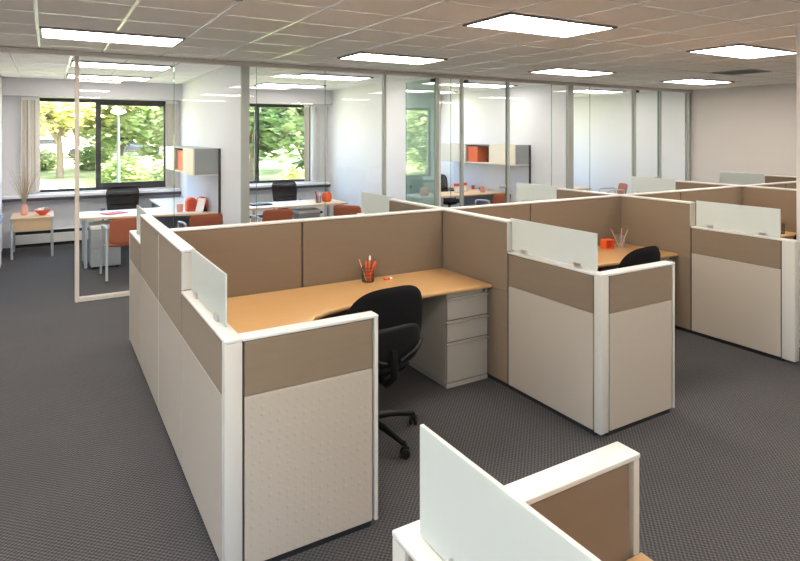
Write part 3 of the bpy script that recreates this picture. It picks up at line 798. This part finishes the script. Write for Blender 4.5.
dg = thing('dry_grass', 'bunch of tall dry grass standing in the coral vase', 'dried plant', (-.30, 10.80, zb + .03))
sm = B()
for k in range(34):
    a = random.uniform(0, 2 * PI); sp = random.uniform(.03, .22); h = random.uniform(.35, .62)
    sm.tube([(0, 0, 0), (math.cos(a) * .012, math.sin(a) * .012, .14), (math.cos(a) * sp * .45, math.sin(a) * sp * .45, .14 + h * .5), (math.cos(a) * sp, math.sin(a) * sp, .14 + h)], [.002, .0025, .0025, .0012], 4)
st = sm.build('stems', 'twig', dg); st['kind'] = 'stuff'
# wall cabinet at the left edge
t = thing('low_cabinet', 'low white cabinet with grey-blue top at the left edge', 'cabinet', (-.615, 8.8, 0))
rbox((0, 0, .05), (.07, 1.1, .70), .003).build('body', 'white_lam', t)
rbox((0, -.01, .701), (.10, 1.11, .735), .004).build('top', 'blue_grey', t)
box((0, .01, 0), (.06, 1.09, .049)).build('plinth', 'kick', t)

# things on the office desks
def cup(label, loc, r, h, m, cat='cup'):
    o = B().lathe([(r * .85, 0), (r * .9, .003), (r, h), (r * .93, h), (r * .82, .006)], 18).build('cup', m, None, 50, loc)
    return tag(o, label, cat)
zd = .7105
o = rbox((-.15, -.11, 0), (.15, .11, .012), .003).build('folder', 'red', None, None, (.83, 9.50, zd)); o.rotation_euler = (0, 0, .5)
tag(o, 'thin red folder lying on the leftmost office desk', 'folder')
cup('pink cup on the leftmost office desk', (1.69, 9.22, zd), .045, .11, 'pink')
for dx, lb in ((0, 'left of the white frame'), (.18, 'right of the white frame')):
    o = thing('orange_organizer', 'round-topped orange desk organizer %s' % lb, 'organizer', (1.855 + dx * .88, 9.25, zd), 0, 'orange desk organizers')
    poly = [(-.075, 0), (.075, 0), (.075, .13)] + [(.075 * math.cos(a), .13 + .075 * math.sin(a)) for a in [PI * i / 10 for i in range(1, 10)]] + [(-.075, .13)]
    B().prism(poly, -.07, .07, .006, 1, R(PI / 2, 'X')).build('shell', 'orange', o, 40)
    B().prism([(x * .7, .03 + (z - .0) * .72) for x, z in poly], .071, .073, 0, 1, R(PI / 2, 'X')).build('inset', 'red', o)
fr = thing('picture_frame', 'white picture frame tilted on a black easel before the orange organizers', 'picture frame', (1.92, 9.02, zd), math.radians(-62))
B().rbox((-.08, -.006, 0), (.08, .006, .21), .002, 1, R(math.radians(-18), 'X')).build('frame_board', 'white_lam', fr)
B().box((-.065, -.0075, .015), (.065, -.0065, .195), R(math.radians(-18), 'X')).build('picture', 'paper', fr)
B().box((-.035, -.004, 0), (.035, .004, .19), T(0, .125, 0) @ R(math.radians(20), 'X')).build('easel', 'black_plastic', fr)
# second office
zk = zd + .018
o = thing('jar', 'round orange jar on the second office desk', 'jar', (4.10, 9.35, zd))
B().lathe([(.065, 0), (.08, .01), (.088, .07), (.085, .12), (.07, .145)], 22).build('jar_body', 'orange', o, 50)
B().lathe([(.06, .1455), (.062, .155), (.03, .163)], 22).build('lid', 'orange', o, 50)
def pen_cup(label, loc, pens, m='black_metal', r=.046, h=.11):
    t = thing('pen_cup', label, 'pen cup', loc, 0, 'pen cups')
    n = 22
    w = B()
    for z in (.004, h * .25, h * .5, h * .75, h): w.tube([(r * math.cos(2 * PI * k / n), r * math.sin(2 * PI * k / n), z) for k in range(n + 1)], .0018, 4, None, False)
    for k in range(n): a = 2 * PI * k / n; w.tube([(r * math.cos(a), r * math.sin(a), .004), (r * math.cos(a), r * math.sin(a), h)], .0012, 4)
    w.build('wire_wall', m, t)
    B().lathe([(r, .0), (r, .003)], n).build('cup_base', m, t)
    for k, (a, tilt, ln, rad, mm, nm, lb) in enumerate(pens):
        o = thing(nm, lb, 'pen', (loc[0] + math.cos(a) * .012, loc[1] + math.sin(a) * .012, loc[2] + .004), 0, 'pens in the wire cups')
        d = Vector((math.cos(a) * math.sin(tilt), math.sin(a) * math.sin(tilt), math.cos(tilt)))
        B().tube([d * 0, d * ln * .82], rad, 8).build('barrel', mm, o, 50)
        B().tube([d * ln * .82, d * ln * .97, d * ln], [rad * .98, rad * .9, rad * .6], 8).build('cap_end', 'paper' if 'white' in lb else ('pink' if mm == 'pencil' else mm), o, 50)
a1 = PI - .536
pen_cup('black wire pen cup with orange markers on the nearest desk', (2.11, 4.03, zk),
        [(a1, .33, .175, .0045, 'pencil', 'pencil', 'pencil leaning left in the pen cup on the nearest desk'),
         (.3, .05, .19, .0085, 'orange', 'marker', 'white-capped orange marker upright in the nearest pen cup'),
         (-.55, .28, .16, .012, 'orange', 'marker', 'thick orange highlighter leaning right in the nearest pen cup'),
         (1.6, .12, .15, .008, 'orange', 'marker', 'thin orange marker at the back of the nearest pen cup')])
o = thing('eraser', 'small orange and white eraser beside the nearest pen cup', 'eraser', (2.27, 4.0, zk), .2)
rbox((-.035, -.014, 0), (.012, .014, .014), .003).build('sleeve', 'orange', o); rbox((.0125, -.012, .001), (.036, .012, .013), .003).build('rubber_end', 'paper', o)
pen_cup('wire pen cup with pencils on the second desk', (4.93, 3.985, zk),
        [(a1, .42, .185, .0045, 'pencil', 'pencil', 'pencil leaning left in the pen cup on the second desk'), (.2, .12, .18, .005, 'pink', 'pencil', 'pink pencil in the pen cup on the second desk'),
         (-.5, .38, .18, .0045, 'pencil', 'pencil', 'pencil leaning right in the pen cup on the second desk')], 'alu')
o = thing('tape_box', 'hollow bright orange box on the second desk', 'box', (4.75, 3.99, zk), math.radians(-8)); o.scale = (.85, .85, .9)
bx = B().rbox((-.06, -.05, 0), (.06, .05, .008), .003).rbox((-.06, -.05, .092), (.06, .05, .10), .003).rbox((-.06, -.05, .0085), (-.052, .05, .0915), .002).rbox((.052, -.05, .0085), (.06, .05, .0915), .002)
bx.build('shell', 'orange', o); box((-.0515, .0, .0085), (.0515, .008, .0915)).build('divider', 'red', o)
pen_cup('wire pen cup with red pens on the third desk near the column', (7.17, 3.60, zk),
        [(a1, .3, .17, .009, 'orange', 'marker', 'orange marker in the pen cup on the third desk'), (.4, .25, .18, .009, 'red', 'marker', 'red marker in the pen cup on the third desk')])
pen_cup('wire pen cup with a red pen on the second office desk', (3.92, 9.28, zd),
        [(a1, .2, .19, .011, 'red', 'marker', 'red marker in the pen cup of the second office'), (.3, .1, .17, .01, 'paper', 'marker', 'white marker in the pen cup of the second office')])
lt = thing('laptop', 'closed dark laptop at the left of the second office desk', 'laptop', (2.98, 9.45, zd), .1)
rbox((-.16, -.11, .002), (.16, .11, .012), .003).build('base', 'black_plastic', lt); rbox((-.16, -.11, .0125), (.16, .11, .02), .003).build('lid', 'black_plastic', lt)
# third office
cup('small dark red cup below the third office shelf', (7.66, 9.90, zd), .035, .08, 'red')
cup('small grey cup beside the dark red cup', (7.70, 9.72, zd), .025, .06, 'grey_box')
cup('peach mug on the third office desk', (7.40, 9.25, zd), .05, .12, 'pink')
for k, (x, y, lb) in enumerate(((6.95, 9.50, 'red-topped card stand left of the black chair in the third office'), (7.22, 9.62, 'red-topped card stand right of the black chair in the third office'))):
    o = thing('card_stand', lb, 'card stand', (x, y, zd), math.radians(-20), 'card stands on the third office desk')
    rbox((-.06, -.03, 0), (.06, .03, .012), .002).build('foot', 'wood_edge', o)
    B().rbox((-.05, -.006, .012), (.05, .006, .12), .002).build('card', 'paper', o); B().rbox((-.055, -.03, .1205), (.055, .03, .175), .004).build('top_block', 'red', o)
o = thing('card_stand', 'upright orange card stand on the rightmost office desk', 'card stand', (8.72, 9.15, zd), -.6)
rbox((-.09, -.06, 0), (.09, .06, .02), .003).build('foot', 'wood_edge', o)
B().rbox((-.05, -.008, .02), (.05, .008, .26), .003, 1, R(.18, 'Y')).build('card', 'orange_fabric', o)

# ------------------------------------------------------------------ outside
def gz(x, y):
    def sm(a, b, t): t = max(0, min(1, (t - a) / (b - a))); return t * t * (3 - 2 * t)
    z = -1.6 + 1.1 * sm(22, 40, y) + .7 * sm(40, 52, y) + 1.2 * sm(55, 90, y)
    return z + .12 * noise.noise(Vector((x * .2, y * .2, 0))) * (1 if y > 15 else 0)
g = B(); nx, ny = 40, 48
for j in range(ny + 1):
    for i in range(nx + 1):
        x = -40 + 110 * i / nx; y = YW + .3 + (110 - YW) * j / ny
        g.v.append((x, y, gz(x, y)))
for j in range(ny):
    for i in range(nx):
        a = j * (nx + 1) + i; g.f.append((a, a + 1, a + nx + 2, a + nx + 1))
struct(g.build('ground', 'grass', None, 180), 'sunlit yellow-green lawn bank outside the windows', 'lawn')
struct(B().box((-60, -60, -1.75), (XL - .25, YW + 1, -1.6)).box((XL - .25, -60, -1.75), (XR + .25, YB - .25, -1.6)).box((XR + .25, -60, -1.75), (80, YW + 1, -1.6)).build('bounce_paving', 'concrete'), 'unseen pale paving around the building, added to bounce daylight indoors', 'added pavement')  # unseen pale ground, added to bounce sunlight up through the added windows
struct(B().box((XL - .2, YB - .2, -1.7), (XR + .2, YW + .22, -.151)).build('wall_plinth', 'concrete'), 'plain building base below the office floor', 'wall')
def tree(x, y, th, cz, rx, rz, m, n, label, seed, ls=.26):
    rnd = random.Random(seed); z = gz(x, y)
    t = thing('tree', label, 'tree', (x, y, z), rnd.uniform(0, 6), 'trees outside the windows')
    tr = B(); tops = []
    tr.tube([(0, 0, -.2), (.05, .02, th * .5), (-.03, .06, th), (.1, 0, cz + rz * .4)], [.2, .16, .14, .04], 8)
    for k in range(9):
        a = rnd.uniform(0, 2 * PI); r = rnd.uniform(.45, .8) * rx; h = cz + rnd.uniform(-.5, .6) * rz
        tr.tube([(0, .03, th * rnd.uniform(.7, 1.1)), (math.cos(a) * r * .5, math.sin(a) * r * .5, (th + h) / 2 + .2), (math.cos(a) * r, math.sin(a) * r, h)], [.09, .06, .02], 5)
    tr.build('trunk', 'bark', t, 60)
    lf = B(); cl = []
    for k in range(46):
        while True:
            p = Vector((rnd.uniform(-1, 1), rnd.uniform(-1, 1), rnd.uniform(-1, 1)))
            if .25 < p.length < 1: break
        cl.append((Vector((p.x * rx, p.y * rx, cz + p.z * rz)), rnd.uniform(.35, .8) * rx * .42))
    for k in range(n):
        c, r = cl[rnd.randrange(len(cl))]
        p = c + Vector((rnd.gauss(0, .5), rnd.gauss(0, .5), rnd.gauss(0, .42))) * r
        q = Matrix.Rotation(rnd.uniform(0, 6.3), 3, 'Z') @ Matrix.Rotation(rnd.uniform(-1.2, 1.2), 3, 'X')
        s = ls * rnd.uniform(.6, 1.25)
        u = q @ Vector((s, 0, 0)); w = q @ Vector((0, s * .55, 0)); b = q @ Vector((0, 0, s * .15))
        o = len(lf.v); lf.v += [tuple(p - u), tuple(p - w - b), tuple(p + u), tuple(p + w - b)]; lf.f.append((o, o + 1, o + 2, o + 3))
    f = lf.build('foliage', m, t); f['kind'] = 'stuff'
TREES = [(.6, 37.5, 2.4, 4.9, 3.6, 2.6, 'leaf_yellow', 5200, 'yellow-green tree with pale trunk outside the leftmost window'),
         (3.9, 40.0, 1.6, 4.0, 3.0, 2.8, 'leaf_mid', 4600, 'mid-green tree right of the lamp post'),
         (6.3, 37.0, 1.4, 3.6, 2.6, 2.6, 'leaf_mid', 4200, 'mid-green tree at the right end of the leftmost window'),
         (-3.2, 43, 2.0, 4.6, 3.4, 3.0, 'leaf_yellow', 4200, 'yellow-green tree far left outside the leftmost window'),
         (2.2, 57, 2.0, 5.2, 4.2, 3.6, 'leaf_mid', 4200, 'far green tree behind the lamp post'),
         (8.2, 55, 2.0, 5.0, 4.2, 3.6, 'leaf_yellow', 4200, 'far yellow-green tree behind the window mullion'),
         (10.2, 34, 1.6, 4.3, 3.0, 2.9, 'leaf_dark', 4600, 'dark green tree at the left of the second office window'),
         (12.6, 31, 1.2, 3.7, 2.9, 2.9, 'leaf_dark', 5200, 'dense dark green tree filling the second office window'),
         (15.5, 36, 1.6, 4.5, 3.3, 3.0, 'leaf_mid', 4200, 'mid-green tree at the right of the second office window'),
         (13.5, 52, 1.6, 5.0, 4.2, 3.6, 'leaf_dark', 3600, 'far dark green tree behind the second office window'),
         (20, 46, 1.6, 5.0, 4.2, 3.4, 'leaf_dark', 3200, 'far dark tree to the right of the second office window'),
         (-9, 31, 1.2, 3.6, 3.0, 2.8, 'leaf_mid', 3600, 'leafy green tree at the outer left, mirrored in the open glass door'),
         (-14.5, 37, 1.4, 4.2, 3.4, 3.2, 'leaf_dark', 3600, 'dark green tree at the far outer left'),
         (-19, 45, 1.4, 4.6, 3.8, 3.4, 'leaf_mid', 3600, 'green tree farthest to the outer left'),
         (-8, 50, 1.6, 5.0, 4.2, 3.4, 'leaf_mid', 3200, 'far green tree at the outer left')]
for k, a in enumerate(TREES): tree(*a, seed=100 + k)
def bush(x, y, rx, rz, m, label, seed):
    rnd = random.Random(seed); z = gz(x, y)
    t = thing('shrub', label, 'shrub', (x, y, z), 0, 'shrubs on the lawn bank')
    st = B()
    for k in range(6): a = k * 1.05; st.tube([(0, 0, -.1), (math.cos(a) * rx * .5, math.sin(a) * rx * .5, rz * .9)], [.03, .01], 5)
    st.build('stem', 'bark', t)
    lf = B()
    for k in range(1100):
        while True:
            p = Vector((rnd.uniform(-1, 1), rnd.uniform(-1, 1), rnd.uniform(-.9, 1)))
            if p.length < 1: break
        p = Vector((p.x * rx, p.y * rx, rz * .95 + p.z * rz)); q = Matrix.Rotation(rnd.uniform(0, 6.3), 3, 'Z') @ Matrix.Rotation(rnd.uniform(-1.2, 1.2), 3, 'X'); s = .16
        u = q @ Vector((s, 0, 0)); w = q @ Vector((0, s * .55, 0)); o = len(lf.v)
        lf.v += [tuple(p - u), tuple(p - w), tuple(p + u), tuple(p + w)]; lf.f.append((o, o + 1, o + 2, o + 3))
    f = lf.build('foliage', m, t); f['kind'] = 'stuff'
for k, a in enumerate([(-.6, 43.5, 1.3, .7, 'leaf_dark', 'low dark shrub left of the pale trunk'), (2.6, 43, 1.3, .8, 'leaf_dark', 'low dark shrub right of the pale trunk'),
                       (3.4, 33, 1.2, .9, 'leaf_mid', 'round green shrub below the lamp post'), (5.6, 31, 1.3, 1.0, 'leaf_mid', 'round green shrub at the right of the leftmost window'),
                       (9.8, 26, 1.0, .9, 'leaf_yellow', 'yellow shrub low in the second office window')]): bush(*a, seed=300 + k)
lp = thing('lamp_post', 'grey street lamp post with white head outside the leftmost window', 'lamp post', (2.86, 30.5, gz(2.86, 30.5)))
B().tube([(0, 0, -.2), (0, 0, 3.9)], [.085, .055], 10).build('pole', 'pole_grey', lp, 50)
B().lathe([(.12, 0), (.13, .12), (.07, .3)], 12, T(0, 0, -.02)).build('base', 'concrete', lp, 50)
B().lathe([(.06, 3.9), (.22, 3.96), (.34, 4.02), (.30, 4.13), (.08, 4.2)], 18).build('lamp_head', 'white_lam', lp, 50)
def car(x, y, rz, m, label):
    t = thing('car', label, 'car', (x, y, gz(x, y) + .02), rz, 'parked cars outside')
    body = [(-2.1, .25), (2.1, .25), (2.15, .55), (2.0, .78), (1.1, .92), (-1.5, .95), (-2.1, .85), (-2.18, .5)]
    B().prism(body, -.85, .85, .06, 2, R(PI / 2, 'X')).build('body', m, t, 50)
    B().prism([(-1.6, .95), (.95, .93), (.35, 1.38), (-1.1, 1.4)], -.72, .72, .05, 2, R(PI / 2, 'X')).build('cabin', m, t, 50)
    for s in (-1, 1): B().prism([(-1.4, .98), (.72, .97), (.26, 1.31), (-1.02, 1.33)], s * .722, s * .73, 0, 1, R(PI / 2, 'X')).build('side_window', 'car_glass', t)
    for a in (-1.3, 1.35):
        for s in (-.8, .8): B().lathe([(.18, -.1), (.32, -.1), (.33, 0), (.32, .1), (.18, .1)], 18, T(a, s, .32) @ R(PI / 2, 'X')).build('wheel', 'rubber', t, 40)
car(-.1, 25.5, .1, 'car_white', 'white car just above the sill at the left of the leftmost window')
car(4.6, 24.0, .0, 'car_dark', 'dark car above the sill near the window mullion')
car(.3, 50.5, .05, 'car_white', 'far white car behind the pale tree trunk')
car(5.2, 51.5, .0, 'car_dark', 'far dark car right of the pale tree trunk')
car(10.2, 50.5, .1, 'car_white', 'far white car at the upper lot')
